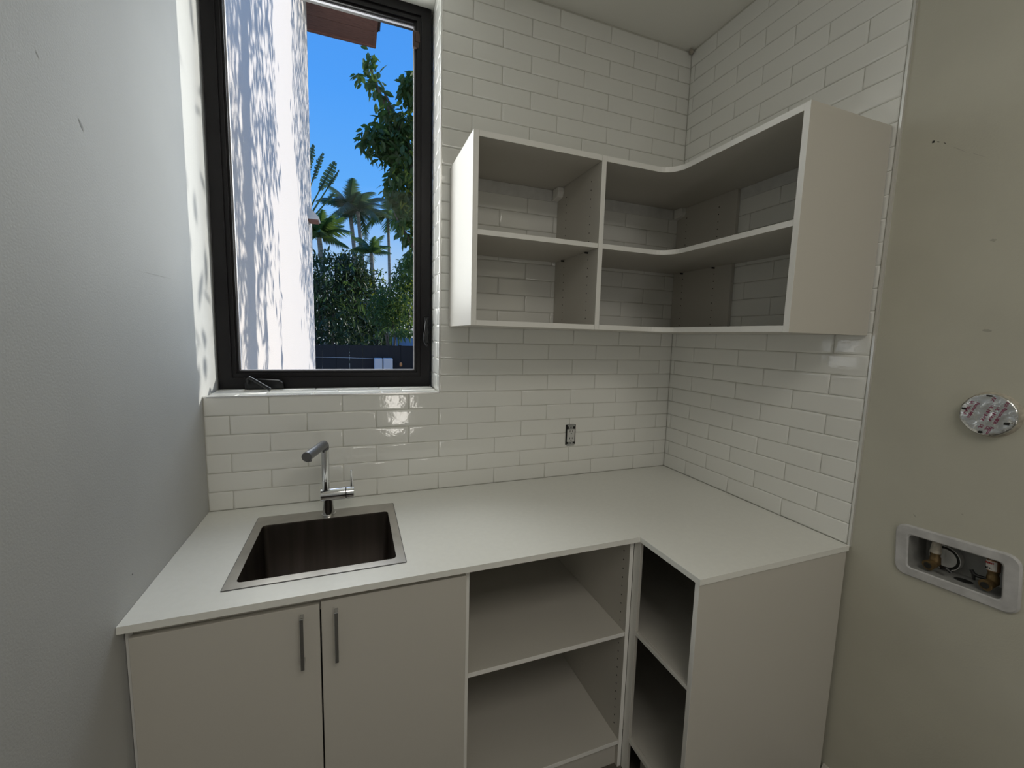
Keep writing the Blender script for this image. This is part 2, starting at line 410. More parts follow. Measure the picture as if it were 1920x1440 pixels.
panel('side_panel', UX0, UX0 + 0.019, UY, -GAP, UZ0, UZ1, c1, edge=FRONT)
panel('top_panel', UX0 + 0.019, UX1 - 0.0005, UY, -GAP, UZ1 - 0.0195, UZ1, c1, edge=FRONT)
panel('bottom_panel', UX0 + 0.019, UX1 - 0.0005, UY, -GAP, UZ0, UZ0 + 0.0185, c1, edge=FRONT)
panel('shelf', UX0 + 0.019, UX1 - 0.0005, UY + 0.002, -0.006, 1.925, 1.9425, c1, edge=FRONT)
panel('hanging_rail', UX0 + 0.0195, UX1 - 0.03, -0.004, -GAP, 2.187, 2.2365, c1, 'white_plastic')
settle(c1, (UX0, 0, UZ0))
c2 = empty('corner_wall_cabinet')
tag(c2, 'L-shaped open white wall cabinet wrapping the tiled corner with curved shelves', 'cabinet')
dv = panel('divider_panel', UX1, UX1 + 0.0195, UY, -GAP, UZ0, UZ1, c2, edge=FRONT)
def L_board(name, z0, z1, inset, parent, yend, m='cab'):
    x1 = UX1 + 0.0195; rr = 0.075; ux = UXI + inset; uy = UY + inset
    pts = [(x1, -GAP), (XR - GAP, -GAP), (XR - GAP, yend), (ux, yend)]
    for i in range(9):
        t = math.radians(0 + 90 * i / 8)
        pts.append((ux - rr + rr * math.cos(t), uy - rr + rr * math.sin(t)))
    pts.append((x1, uy))
    bm = bmesh.new(); add_prism(bm, pts, z0, z1)
    return band(bm_obj(name, bm, m, parent), ((-1, 0, 0), (0, -1, 0), (-0.71, -0.71, 0)))
YI = UYE + 0.019
L_board('top_panel', UZ1 - 0.0195, UZ1, 0, c2, YI)
L_board('bottom_panel', UZ0, UZ0 + 0.0185, 0, c2, YI)
L_board('shelf', 1.925, 1.9425, 0.002, c2, YI)
ep = panel('end_panel', UXI, XR - 0.004, UYE, YI, UZ0 - 0.002, UZ1 + 0.001, c2, edge=LEFT)
for z0, z1 in ((UZ0 + 0.0185, 1.925), (1.9425, UZ1 - 0.0195)):
    panel('side_panel', XR - 0.018, XR - GAP, UY + 0.004, -GAP, z0, z1, c2, 'cab')
panel('hanging_rail', UX1 + 0.021, XR - 0.05, -0.004, -GAP, 2.187, 2.2365, c2, 'white_plastic')
panel('hanging_rail', XR - 0.004, XR - GAP, YI + 0.001, UY + 0.0035, 2.190, 2.2365, c2, 'white_plastic')
def hanger(x0, x1, parent):
    bm = bmesh.new(); add_prism(bm, [(-0.004, 2.236), (-0.056, 2.236), (-0.060, 2.215), (-0.052, 2.196), (-0.004, 2.188)], x0, x1, 'x')
    return bm_obj('hanging_bracket', bm, 'cab_edge', parent, bevel=0.002)
hanger(UX1 - 0.028, UX1, c2); hanger(XR - 0.045, XR - 0.018, c2)
zs_ = [1.665 + 0.0325 * i for i in range(8)]; zt_ = [1.962 + 0.032 * i for i in range(8)]
pin_holes('pin_holes', [(UX1, y, z) for y in (-0.088, -0.290) for z in zs_ + zt_], (-1, 0, 0), c2)
pin_holes('pin_holes', [(XR - 0.018, y, z) for y in (-0.066, -0.262) for z in zs_ + zt_], (-1, 0, 0), c2)
for x, y in ((UX1 - 0.006, -0.288), (UX1 - 0.006, -0.086)):
    tube('shelf_pin', [(x + 0.006, y, 1.919), (x - 0.008, y, 1.919)], 0.0035, 'hole', c2, 8)
for y in (-0.064, -0.262):
    tube('shelf_pin', [(XR - 0.018, y, 1.919), (XR - 0.032, y, 1.919)], 0.0035, 'hole', c2, 8)
settle(c2, (UX1, 0, UZ0))

# ------------------------------------------------------------------ countertop with sink cut-out
CT = 0.0182; XI = 1.4188; DF = -0.650; DE = -0.9174
SX0, SX1, SY0, SY1 = 0.1809, 0.6443, -0.5706, -0.1094
bm = bmesh.new()
ix0, ix1, iy0, iy1 = SX0 + 0.012, SX1 - 0.012, SY0 + 0.012, SY1 - 0.012
def slab(bm, polys, z0, z1):
    """tile the slab plan by rectangles sharing corners, then drop inner walls"""
    vd = {}
    def V(x, y, z):
        k = (round(x, 5), round(y, 5), round(z, 5))
        if k not in vd: vd[k] = bm.verts.new((x, y, z))
        return vd[k]
    ed = {}
    for q in polys:
        bm.faces.new([V(x, y, z1) for x, y in q]); bm.faces.new([V(x, y, z0) for x, y in q[::-1]])
        for a, b in zip(q, q[1:] + q[:1]):
            k = (a, b)
            if (b, a) in ed: del ed[(b, a)]
            else: ed[k] = 1
    for a, b in ed: bm.faces.new((V(*a, z0), V(*b, z0), V(*b, z1), V(*a, z1)))
xs = [0.0008, ix0, ix1, XI, XR - 0.001]; ys = [DE, DF, iy0, iy1, -0.0008]
polys = []
for i in range(4):
    for j in range(4):
        if j == 0 and i < 3: continue
        if i == 1 and j == 2: continue
        polys.append([(xs[i], ys[j]), (xs[i + 1], ys[j]), (xs[i + 1], ys[j + 1]), (xs[i], ys[j + 1])])
slab(bm, polys, ZC - CT, ZC)
ct = bm_obj('countertop', bm, 'counter')
tag(ct, 'L-shaped white laminate countertop running along both tiled walls', 'countertop')

# ------------------------------------------------------------------ sink
sk = empty('sink'); tag(sk, 'square stainless steel drop-in sink in the white countertop', 'sink')
RX0, RX1, RY0, RY1 = 0.2065, 0.6195, -0.5415, -0.1860
out = rrect(SX0, SX1, SY0, SY1, 0.003, 5); inn = rrect(RX0, RX1, RY0, RY1, 0.014, 5)
ring_prism('rim', out, inn, ZC + 0.0002, ZC + 0.0022, 'steel', sk)
gs = ring_prism('gasket', rrect(SX0 - 0.0022, SX1 + 0.0022, SY0 - 0.0022, SY1 + 0.0022, 0.004, 5), rrect(SX0 + 0.002, SX1 - 0.002, SY0 + 0.002, SY1 - 0.002, 0.002, 5), ZC + 0.0001, ZC + 0.0009, 'nozzle', sk)
bm = bmesh.new()
rings = []
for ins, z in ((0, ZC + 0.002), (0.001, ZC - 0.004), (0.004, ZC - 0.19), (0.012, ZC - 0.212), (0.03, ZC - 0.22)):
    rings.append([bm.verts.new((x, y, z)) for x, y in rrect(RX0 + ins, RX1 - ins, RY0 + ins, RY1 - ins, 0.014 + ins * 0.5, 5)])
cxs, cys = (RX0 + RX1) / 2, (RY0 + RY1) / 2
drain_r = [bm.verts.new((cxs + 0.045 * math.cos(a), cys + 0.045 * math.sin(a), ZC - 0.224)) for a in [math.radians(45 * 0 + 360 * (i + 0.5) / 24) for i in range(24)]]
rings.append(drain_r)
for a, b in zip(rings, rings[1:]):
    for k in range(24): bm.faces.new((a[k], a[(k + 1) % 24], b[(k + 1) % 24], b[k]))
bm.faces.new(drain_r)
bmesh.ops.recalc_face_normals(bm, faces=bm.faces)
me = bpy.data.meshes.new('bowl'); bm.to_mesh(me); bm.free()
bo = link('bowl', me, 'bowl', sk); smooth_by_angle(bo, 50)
tube('drain', [(cxs, cys, ZC - 0.2255), (cxs, cys, ZC - 0.221)], [0.042, 0.040], 'steel', sk, 24)
settle(sk, (cxs, cys, ZC))

# ------------------------------------------------------------------ faucet
fa = empty('faucet'); tag(fa, 'chrome single-lever kitchen faucet with angled pull-out spout behind the sink', 'faucet')
fx, fy = 0.405, -0.147; bx = 0.4125
FZ = ZC + 0.0022
tube('base', [(bx, fy, FZ), (bx, fy, FZ + 0.003), (bx, fy, FZ + 0.0035), (bx, fy, FZ + 0.016), (bx, fy, 0.976)], [0.0235, 0.0235, 0.0215, 0.0205, 0.0180], 'chrome', fa, 28)
bd = tube('body', [(0.3875, fy, 0.9915), (0.3885, fy, 0.9915), (0.4725, fy, 0.9915)], [0.0215, 0.0235, 0.0235], 'chrome', fa, 28)
tube('collar_groove', [(0.4725, fy, 0.9915), (0.4755, fy, 0.9915)], [0.021, 0.021], 'black_plastic', fa, 24)
tube('valve_cap', [(0.4755, fy, 0.9915), (0.5005, fy, 0.9915), (0.5020, fy, 0.9915)], [0.0235, 0.0235, 0.0215], 'chrome', fa, 28)
lv = tube('lever', [(0.4935, fy, 1.010), (0.4935, fy, 1.0765), (0.4935, fy, 1.0772)], [0.0048, 0.0044, 0.0035], 'chrome', fa, 14)
po = tube('post', [(fx, fy, 1.005), (fx, fy, 1.045), (fx, fy, 1.0452), (fx, fy, 1.0472), (fx, fy, 1.0474), (fx, fy, 1.165)], [0.0140, 0.0140, 0.0131, 0.0131, 0.0138, 0.0138], 'chrome', fa, 24)
tip = Vector((0.3600, -0.300, 1.1790)); el = Vector((fx, fy, 1.1815)); ad = (tip - el).normalized()
pth = [Vector((fx, fy, 1.160)), Vector((fx, fy, 1.168)) + ad * 0.0005, Vector((fx, fy, 1.1755)) + ad * 0.003, el + ad * 0.010 + Vector((0, 0, -0.0012)), el + ad * 0.022, el + ad * 0.08, tip]
tube('spout', pth, [0.0140, 0.0145, 0.0152, 0.0156, 0.0156, 0.0156, 0.0158], 'spray', fa, 24)
tube('spout_cap', [tip - ad * 0.0005, tip + ad * 0.0012], [0.0145, 0.0138], 'nozzle', fa, 24)
ol = tip - ad * 0.016
tube('aerator', [ol + Vector((0, 0, -0.010)), ol + Vector((0, 0, -0.0195))], [0.0105, 0.0098], 'spray', fa, 18)
tube('swivel_joint', [(fx + ad.x * 0.0138, fy + ad.y * 0.0138, 1.156), (fx + ad.x * 0.0152, fy + ad.y * 0.0152, 1.156)], [0.004, 0.0035], 'nozzle', fa, 12)
settle(fa, (bx, fy, FZ))

# ------------------------------------------------------------------ base cabinets
ZB = ZC - CT                                    # underside of the counter
YF = -0.617; YD = -0.634
sb = empty('sink_cabinet'); tag(sb, 'white two-door base cabinet under the sink with chrome bar handles', 'cabinet')
panel('side_panel', 0.0012, 0.0165, YF, -0.004, 0.0, ZB, sb, edge=FRONT)
panel('side_panel', 0.7935, 0.8090, YF, -0.004, 0.0, ZB, sb, edge=FRONT)
panel('bottom_panel', 0.0170, 0.7930, YF, -0.004, 0.095, 0.1105, sb)
panel('top_rail', 0.0170, 0.7930, YF, YF + 0.016, ZB - 0.05, ZB, sb)
panel('toe_kick', 0.0170, 0.7930, YF + 0.055, YF + 0.07, 0.0, 0.0945, sb)
def bar_handle(xc, z0, z1, parent):
    bm = bmesh.new()
    add_box(bm, xc - 0.0045, xc + 0.0045, YD - 0.0295, YD - 0.0235, z0, z1)
    for z in (z0 + 0.004, z1 - 0.016): add_box(bm, xc - 0.0040, xc + 0.0040, YD - 0.0240, YD - 0.0002, z, z + 0.012)
    return bm_obj('handle', bm, 'handle', parent, bevel=0.0012)
d1 = panel('door', 0.0135, 0.4140, YD, YF - 0.0008, 0.105, 0.8715, sb, bevel=0.0012)
d2 = panel('door', 0.4180, 0.8120, YD, YF - 0.0008, 0.105, 0.8775, sb, bevel=0.0012)
bar_handle(0.3735, 0.715, 0.857, d1); bar_handle(0.4555, 0.715, 0.857, d2)
settle(sb, (0.0, 0, 0.0))
ob = empty('open_base_cabinet'); tag(ob, 'open white base cabinet with one shelf, right of the sink doors', 'cabinet')
AX0, AX1 = 0.8100, 1.4210
panel('side_panel', AX0, AX0 + 0.0160, YF, -0.004, 0.0, ZB, ob, edge=FRONT)
pa = panel('side_panel', AX1 - 0.0160, AX1, YF, -0.004, 0.0, ZB, ob, edge=FRONT)
panel('shelf', AX0 + 0.0162, AX1 - 0.0162, YF + 0.001, -0.02, 0.526, 0.5415, ob, edge=FRONT)
panel('bottom_panel', AX0 + 0.0162, AX1 - 0.0162, YF + 0.001, -0.02, 0.0935, 0.110, ob, edge=FRONT)
panel('back_panel', AX0 + 0.0162, AX1 - 0.0162, -0.018, -0.006, 0.110, ZB - 0.001, ob, 'shaded_back')
panel('toe_kick', AX0 + 0.0162, AX1 - 0.0162, YF + 0.016, YF + 0.031, 0.0, 0.0930, ob)
pin_holes('pin_holes', [(AX1 - 0.016, y, z) for y in (-0.584, -0.09) for z in [0.152 + 0.0325 * i for i in range(12)] + [0.566 + 0.0335 * i for i in range(9)]], (-1, 0, 0), ob, rad=0.0028)
settle(ob, (AX0, 0, 0.0))
cb = empty('corner_base_cabinet'); tag(cb, 'narrow open white base cabinet facing left at the short end of the counter', 'cabinet')
BX = 1.4215
panel('corner_post', BX, BX + 0.012, -0.6520, YF - 0.0012, 0.0, ZB, cb, edge=LEFT)
panel('end_panel', BX, XR - 0.006, -0.9140, -0.8970, 0.0, ZB, cb, bevel=0.0012, edge=LEFT)
panel('shelf', BX + 0.0125, XR - 0.03, -0.8968, -0.03, 0.5505, 0.5655, cb)
panel('shelf_lipping', BX + 0.001, BX + 0.0122, -0.8968, -0.6522, 0.5505, 0.5655, cb, edge=LEFT)
panel('bottom_panel', BX + 0.0125, XR - 0.03, -0.8968, -0.03, 0.131, 0.149, cb)
panel('bottom_lipping', BX + 0.001, BX + 0.0122, -0.8968, -0.6522, 0.131, 0.149, cb, edge=LEFT)
panel('back_panel', XR - 0.030, XR - 0.020, -0.8968, -0.03, 0.15, ZB - 0.001, cb, 'shaded_back')
panel('toe_kick', BX + 0.06, BX + 0.075, -0.8968, -0.6522, 0.0, 0.1305, cb)
settle(cb, (BX, YF, 0.0))

# ------------------------------------------------------------------ outlet on the back wall
ou = empty('outlet'); tag(ou, 'uncovered grey duplex power outlet in the tiled back wall', 'outlet')
OX0, OX1, OZ0, OZ1 = 1.4635, 1.5165, 1.068, 1.168
box('wall_box', OX0, OX1, -0.0022, 0.0, OZ0 + 0.002, OZ1, 'hole', ou)
ocx = (OX0 + OX1) / 2
for z0, z1, z2, z3 in ((OZ1 - 0.020, OZ1 - 0.006, OZ1 - 0.008, OZ1 + 0.002), (OZ0 + 0.004, OZ0 + 0.014, OZ0 - 0.004, OZ0 + 0.006)):
    yk = box('yoke', ocx - 0.012, ocx + 0.012, -0.0042, -0.0024, z0, z1, 'handle', ou)
    box('mounting_ear', ocx - 0.020, ocx + 0.020, -0.0052, -0.0030, z2, z3, 'handle', yk)
    tube('screw', [(ocx, -0.0040, (z0 + z1) / 2), (ocx, -0.0060, (z0 + z1) / 2)], 0.0035, 'spray', yk, 10)
fc = box('face', ocx - 0.0200, ocx + 0.0200, -0.0085, -0.0024, OZ0 + 0.0155, OZ1 - 0.0215, 'grey_plastic', ou, bevel=0.002)
for zc_ in (OZ0 + 0.030, OZ1 - 0.036):
    box('slot', ocx + 0.006, ocx + 0.0085, -0.0088, -0.0080, zc_, zc_ + 0.009, 'hole', fc)
    box('slot', ocx - 0.008, ocx - 0.005, -0.0088, -0.0080, zc_, zc_ + 0.009, 'hole', fc)
    box('slot', ocx - 0.0015, ocx + 0.0025, -0.0088, -0.0080, zc_ - 0.009, zc_ - 0.004, 'hole', fc)
box('reset_button', ocx - 0.007, ocx + 0.007, -0.0092, -0.0080, 1.1155, 1.1215, 'grey_plastic', fc)
settle(ou, (ocx, 0, OZ0))

# ------------------------------------------------------------------ foil-sealed duct collar on the right wall
du = empty('duct_collar'); tag(du, 'round duct stub sealed with printed silver foil tape on the right wall', 'duct')
DX = XP - 0.018; DYC, DZC, DR = -1.1975, 1.4146, 0.0545
bm = bmesh.new(); add_tube(bm, [(XP + 0.004, DYC, DZC), (XP - 0.006, DYC, DZC), (DX + 0.004, DYC, DZC)], [DR + 0.007, DR + 0.002, DR - 0.0010], 36)
smooth_by_angle(bm_obj('collar', bm, 'plaster', du))
bm = bmesh.new()
prev = None; cen = bm.verts.new((DX - 0.0005, DYC, DZC))
for i, rr in enumerate((0.012, 0.024, 0.036, 0.045, 0.051, DR, DR + 0.0006)):
    xo = DX - 0.0006 + (0.006 if i == 6 else 0) + (0.0008 if i == 5 else 0)
    ring = []
    for k in range(36):
        a = 2 * PI * k / 36
        wob = random.gauss(0, 0.0003 + 0.00016 * i) if i < 6 else 0
        ring.append(bm.verts.new((xo + wob, DYC + rr * math.cos(a), DZC + rr * math.sin(a))))
    for k in range(36):
        if prev is None: bm.faces.new((cen, ring[k], ring[(k + 1) % 36]))
        else: bm.faces.new((prev[k], ring[k], ring[(k + 1) % 36], prev[(k + 1) % 36]))
    prev = ring
fo = bm_obj('foil_cover', bm, 'foil', du, smooth=True)
ta = math.radians(-110.5)
rx = Vector((0, -1, 0)); uz = Vector((0, 0, 1))
tdir = rx * math.cos(ta) + uz * math.sin(ta); tup = rx * -math.sin(ta) + uz * math.cos(ta); tn = Vector((-1, 0, 0))
keep = lambda c: (c.y - DYC) ** 2 + (c.z - DZC) ** 2 < 0.0515 ** 2
for s_, r0, u0 in (('Fasson 0800', 0.0283, 0.0233), ('UL 181A-P', 0.0167, 0.0245), ('UL 181B-FX', 0.0050, 0.0280),
                   ('Fasson 0800', -0.0225, 0.0300), ('UL 181A-P', -0.0330, 0.0330), ('0800', 0.0330, 0.0440), ('UL', -0.0090, -0.0260), ('UL', 0.0030, -0.0290),
                   ('Fasson', 0.0100, -0.0290), ('FX', 0.0060, 0.0480)):
    o_ = Vector((DX - 0.0019, DYC, DZC)) + rx * r0 + uz * u0
    mtx = Matrix((tdir, tup, tn)).transposed().to_4x4(); mtx.translation = o_
    text_mesh('printed_text', s_, 0.0092, 'magenta_ink', fo, mtx, 0.0004, keep)
for r0, u0, w, h in ((0.0365, -0.017, 0.004, 0.004), (-0.001, 0.0500, 0.005, 0.003), (-0.0455, 0.009, 0.004, 0.004), (-0.0085, -0.0480, 0.003, 0.004)):
    box('slot', DX - 0.0032, DX - 0.0012, DYC - r0 - w, DYC - r0 + w, DZC + u0 - h * 0.7, DZC + u0 + h * 0.7, 'hole', fo)
settle(du, (XP, DYC, DZC))

# ------------------------------------------------------------------ washing-machine valve box
vb = empty('valve_box'); tag(vb, 'soiled white recessed washing machine valve box low on the right wall', 'valve box')
VC = Vector((XP, -1.1685, 0.9815)); tilt = math.radians(4.0)
bm = bmesh.new()
def VP(xo, r_, u_):   # local right / up on the wall, tilted
    return (XP + xo, VC.y - (r_ * math.cos(tilt) - u_ * math.sin(tilt)), VC.z + r_ * math.sin(tilt) + u_ * math.cos(tilt))
OU = rrect(-0.1315, 0.1315, -0.0775, 0.0775, 0.028, 6); OU2 = rrect(-0.1275, 0.1275, -0.0735, 0.0735, 0.025, 6)
IN2 = rrect(-0.1020, 0.1020, -0.0525, 0.0525, 0.012, 6); IN = rrect(-0.0985, 0.0985, -0.0495, 0.0495, 0.011, 6)
BK = rrect(-0.0930, 0.0930, -0.0460, 0.0460, 0.010, 6)
seq = [(0.001, OU), (-0.004, OU), (-0.008, OU2), (-0.008, IN2), (-0.005, IN), (0.075, BK)]
rg = [[bm.verts.new(VP(x, *p)) for p in pts] for x, pts in seq]
for a, b in zip(rg, rg[1:]):
    for k in range(len(a)): bm.faces.new((a[k], a[(k + 1) % len(a)], b[(k + 1) % len(a)], b[k]))
bm.faces.new(rg[-1])
fb = smooth_by_angle(bm_obj('box_body', bm, 'box_plastic', vb), 35)
fb.data.materials.append(mat('box_recess_shade', (0.30, 0.30, 0.285), 0.55, noise=(22, 0.2, O3)))  # same plastic as the rim, shade of the recess put into the colour
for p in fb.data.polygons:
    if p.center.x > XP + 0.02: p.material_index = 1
def valve(r0, kind):
    q = lambda x, r_, u_: Vector(VP(x, r0 + r_, u_))
    body = bmesh.new()
    add_tube(body, [q(0.030, 0, -0.024), q(0.030, 0, -0.006), q(0.030, 0, 0.000), q(0.030, 0, 0.010)], [0.013, 0.0125, 0.0105, 0.0125], 14)
    add_tube(body, [q(0.034, 0, -0.022), q(0.010, -0.004, -0.027), q(0.004, -0.005, -0.028)], [0.0115, 0.0135, 0.0150], 16)
    b_ = smooth_by_angle(bm_obj('valve_body', body, 'brass', vb))
    tube('hose_outlet', [q(0.0045, -0.005, -0.028), q(0.0015, -0.0055, -0.0285)], [0.0085, 0.0090], 'hole', b_, 14)
    return q, b_
q, vbody = valve(-0.0505, 'left')
st = bmesh.new(); add_tube(st, [q(0.030, 0, 0.008), q(0.030, 0.001, 0.026), q(0.030, 0.002, 0.0452)], [0.0130, 0.0115, 0.0095], 12)
smooth_by_angle(bm_obj('stub_pipe', st, 'plaster', vb))
n_ = 28
ring_o = [(0.0295 * math.cos(2 * PI * k / n_), 0.0295 * math.sin(2 * PI * k / n_)) for k in range(n_)]
def wall_disc(name, rc, uc, r_out, r_in, x0, x1, m):
    bm = bmesh.new(); A = []
    for rr in ((r_out, x1), (r_out, x0), (r_in, x0), (r_in, x1)) if r_in else ((r_out, x1), (r_out, x0)):
        A.append([bm.verts.new(VP(rr[1], rc + rr[0] * math.cos(2 * PI * k / n_), uc + rr[0] * math.sin(2 * PI * k / n_))) for k in range(n_)])
    if r_in: A.append(A[0])
    for a, b in zip(A, A[1:]):
        for k in range(n_): bm.faces.new((a[k], a[(k + 1) % n_], b[(k + 1) % n_], b[k]))
    if not r_in: bm.faces.new(A[-1])
    return bm_obj(name, bm, m, vb)
wall_disc('escutcheon', -0.0410, -0.008, 0.0270, None, 0.058, 0.074, 'white_plastic')
wall_disc('escutcheon_ring', -0.0410, -0.008, 0.0340, 0.0270, 0.056, 0.074, 'hole')
wall_disc('escutcheon_lip', -0.0410, -0.008, 0.0360, 0.0341, 0.055, 0.074, 'grey_plastic')
tube('lever', [Vector(VP(0.020, -0.030, -0.026)), Vector(VP(0.012, -0.017, -0.022)), Vector(VP(0.014, -0.008, -0.030))], [0.006, 0.005, 0.004], 'black_plastic', vb, 8)
q, vbody2 = valve(0.0690, 'right')
tube('arrestor', [q(0.030, 0, 0.010), q(0.030, 0, 0.0385), q(0.030, 0, 0.0410)], [0.0135, 0.0135, 0.0118], 'copper', vb, 18)
lb = bmesh.new(); va = []
for uu in (0.012, 0.037):
    va.append([lb.verts.new(Vector(VP(0.030 - 0.0139 * math.cos(math.radians(t)), 0.0690 + 0.0139 * math.sin(math.radians(t)), uu))) for t in range(-75, 46, 15)])
for k in range(len(va[0]) - 1): lb.faces.new((va[0][k], va[0][k + 1], va[1][k + 1], va[1][k]))
lbl = bm_obj('arrestor_label', lb, 'label_white', vb)
def label_bars(name, bars, m):      # the print is too small to read: short strokes of ink
    bm = bmesh.new()
    for r_, u_, w, h in bars:
        a = [VP(0.0157, r_ + dx, u_ + dz) for dx, dz in ((0, 0), (w, 0), (w, h), (0, h))]
        b = [VP(0.0164, r_ + dx, u_ + dz) for dx, dz in ((0, 0), (w, 0), (w, h), (0, h))]
        A = [bm.verts.new(v) for v in a]; B = [bm.verts.new(v) for v in b]
        bm.faces.new(A); bm.faces.new(B[::-1])
        for k in range(4): bm.faces.new((A[k], A[(k + 1) % 4], B[(k + 1) % 4], B[k]))
    o = bm_obj(name, bm, m, lbl); o['kind'] = 'stuff'
label_bars('red_print', [(0.0585 + 0.0032 * k, 0.0300 - 0.0006 * (k % 2), 0.0024, 0.0046) for k in range(5)], 'red_ink')
label_bars('black_print', [(0.0585, 0.0150, 0.0018, 0.006), (0.0612, 0.0150, 0.0018, 0.006), (0.0603, 0.0172, 0.0012, 0.0016), (0.0655, 0.0150, 0.0016, 0.005), (0.0680, 0.0160, 0.003, 0.0014)], 'black_ink')
lv2 = bmesh.new(); add_tube(lv2, [q(0.020, -0.010, -0.014), q(0.014, -0.022, -0.014), q(0.012, -0.031, -0.010), q(0.012, -0.036, -0.001)], [0.0040, 0.0045, 0.0050, 0.0045], 8)
add_tube(lv2, [q(0.012, -0.031, -0.010), q(0.012, -0.030, -0.026)], [0.0045, 0.0035], 8)
smooth_by_angle(bm_obj('lever', lv2, 'black_plastic', vb))
bm = bmesh.new()
A = [bm.verts.new(VP(0.035 + 0.014 * math.cos(2 * PI * k / 18), 0.010 + 0.020 * math.sin(2 * PI * k / 18), -0.0470)) for k in range(18)]; bm.faces.new(A)
bm_obj('drain_hole', bm, 'hole', vb)
settle(vb, VC)
box('nail_hole', XP - 0.0006, XP + 0.002, -1.0005, -0.9955, 2.169, 2.175, 'hole', wr)
M['scuff'] = mat('scuffed_paint', (0.36, 0.36, 0.35), 0.7)
M['scuff_warm'] = mat('scuffed_warm_paint', (0.40, 0.385, 0.32), 0.7)
def scuff(x, y, z, w, h, ang, m, parent, side):
    bm = bmesh.new(); n = 14; c_, s_ = math.cos(ang), math.sin(ang); vs = []
    for k in range(n):
        a = 2 * PI * k / n; rr = random.uniform(0.6, 1.1)
        p, q_ = w * rr * math.cos(a), h * rr * math.sin(a)
        vs.append(bm.verts.new((x + side * 0.0003, y + p * c_ - q_ * s_, z + p * s_ + q_ * c_)))
    bm.faces.new(vs)
    return bm_obj('scuff_mark', bm, m, parent)
scuff(0, -0.619, 1.986, 0.012, 0.004, -0.9, 'scuff', wl_, 1)
scuff(0, -0.736, 2.051, 0.008, 0.0015, -0.9, 'scuff', wl_, 1)
scuff(0, -0.561, 0.990, 0.003, 0.002, 0, 'hole', wl_, 1)
scuff(0, -0.31, 1.728, 0.13, 0.0006, 0.02, 'scuff', wl_, 1)
for y, z, w, h, a in ((-1.010, 2.167, 0.004, 0.0011, 0.5), (-1.025, 2.158, 0.0035, 0.001, 0.6), (-1.059, 2.128, 0.02, 0.0006, 0.70), (-1.100, 2.098, 0.022, 0.0006, 0.62)):
    scuff(XP, y, z, w, h, a, 'hole' if w < 0.01 else 'scuff_warm', wr, -1)
for y, z, w, h, a in ((-1.152, 1.868, 0.008, 0.004, 0.2), (-1.166, 1.634, 0.010, 0.004, 0.1), (-1.072, 1.084, 0.006, 0.002, 0.8), (-1.173, 1.130, 0.003, 0.002, 0)):
    scuff(XP, y, z, w, h, a, 'scuff_warm', wr, -1)
lump = bmesh.new(); bmesh.ops.create_icosphere(lump, subdivisions=2, radius=0.013)
for v in lump.verts: v.co = Vector((v.co.x * 0.9, v.co.y * 0.9, v.co.z)) * random.uniform(0.75, 1.15) + Vector((XR - 0.014, -0.014, H - 0.014))
lp = bm_obj('caulk_lump', lump, 'plaster'); tag(lp, 'small yellowed lump of caulk in the top corner of the tiles', 'caulk')

# ------------------------------------------------------------------ outdoors
gd = box('ground', -30, 45, 0.35, 70, -0.4, -0.15, 'bounce_ground'); tag(gd, 'garden ground outside the window', kind='structure')
we = box('wall_exterior', -0.45, -0.012, 0.295, 4.83, -0.2, 7.2, 'stucco'); tag(we, 'sunlit white stucco wall of the house running away outside the window', kind='structure')
ev = empty('roof_eave'); tag(ev, 'brown timber roof eave jutting out past the white outside wall', 'eave')
EZ = 5.84; EX = 0.868; EY = 5.33
nb = 9; y0 = 2.6; wdt = (EY - y0) / nb
for i in range(nb):
    box('plank', -0.40, EX, y0 + i * wdt + 0.004, y0 + (i + 1) * wdt - 0.004, EZ, EZ + 0.03, 'wood', ev)
box('fascia', -0.40, EX + 0.005, EY - 0.004, EY + 0.03, EZ - 0.02, EZ + 0.22, 'wood', ev)
box('fascia', EX - 0.03, EX + 0.012, y0, EY + 0.03, EZ - 0.01, EZ + 0.22, 'wood', ev)
box('gutter', EX + 0.012, EX + 0.060, y0, EY - 0.18, EZ + 0.10, EZ + 0.26, 'wood_dark', ev)
box('roof_deck', -0.40, EX + 0.05, y0, EY + 0.04, EZ + 0.225, EZ + 0.30, 'wood_dark', ev)
settle(ev, (0, EY, EZ))
sc = empty('wall_light'); tag(sc, 'small white wedge-shaped hood on the far end of the white outside wall', 'light')
bm = bmesh.new(); add_prism(bm, [(-0.012, 3.16), (0.115, 3.03), (0.115, 3.00), (-0.012, 3.00)], 4.28, 4.50, 'y')
bm_obj('hood', bm, 'sconce', sc); box('base_plate', -0.012, 0.10, 4.29, 4.49, 2.985, 3.0, 'wood', sc)
settle(sc, (-0.012, 4.39, 3.0))

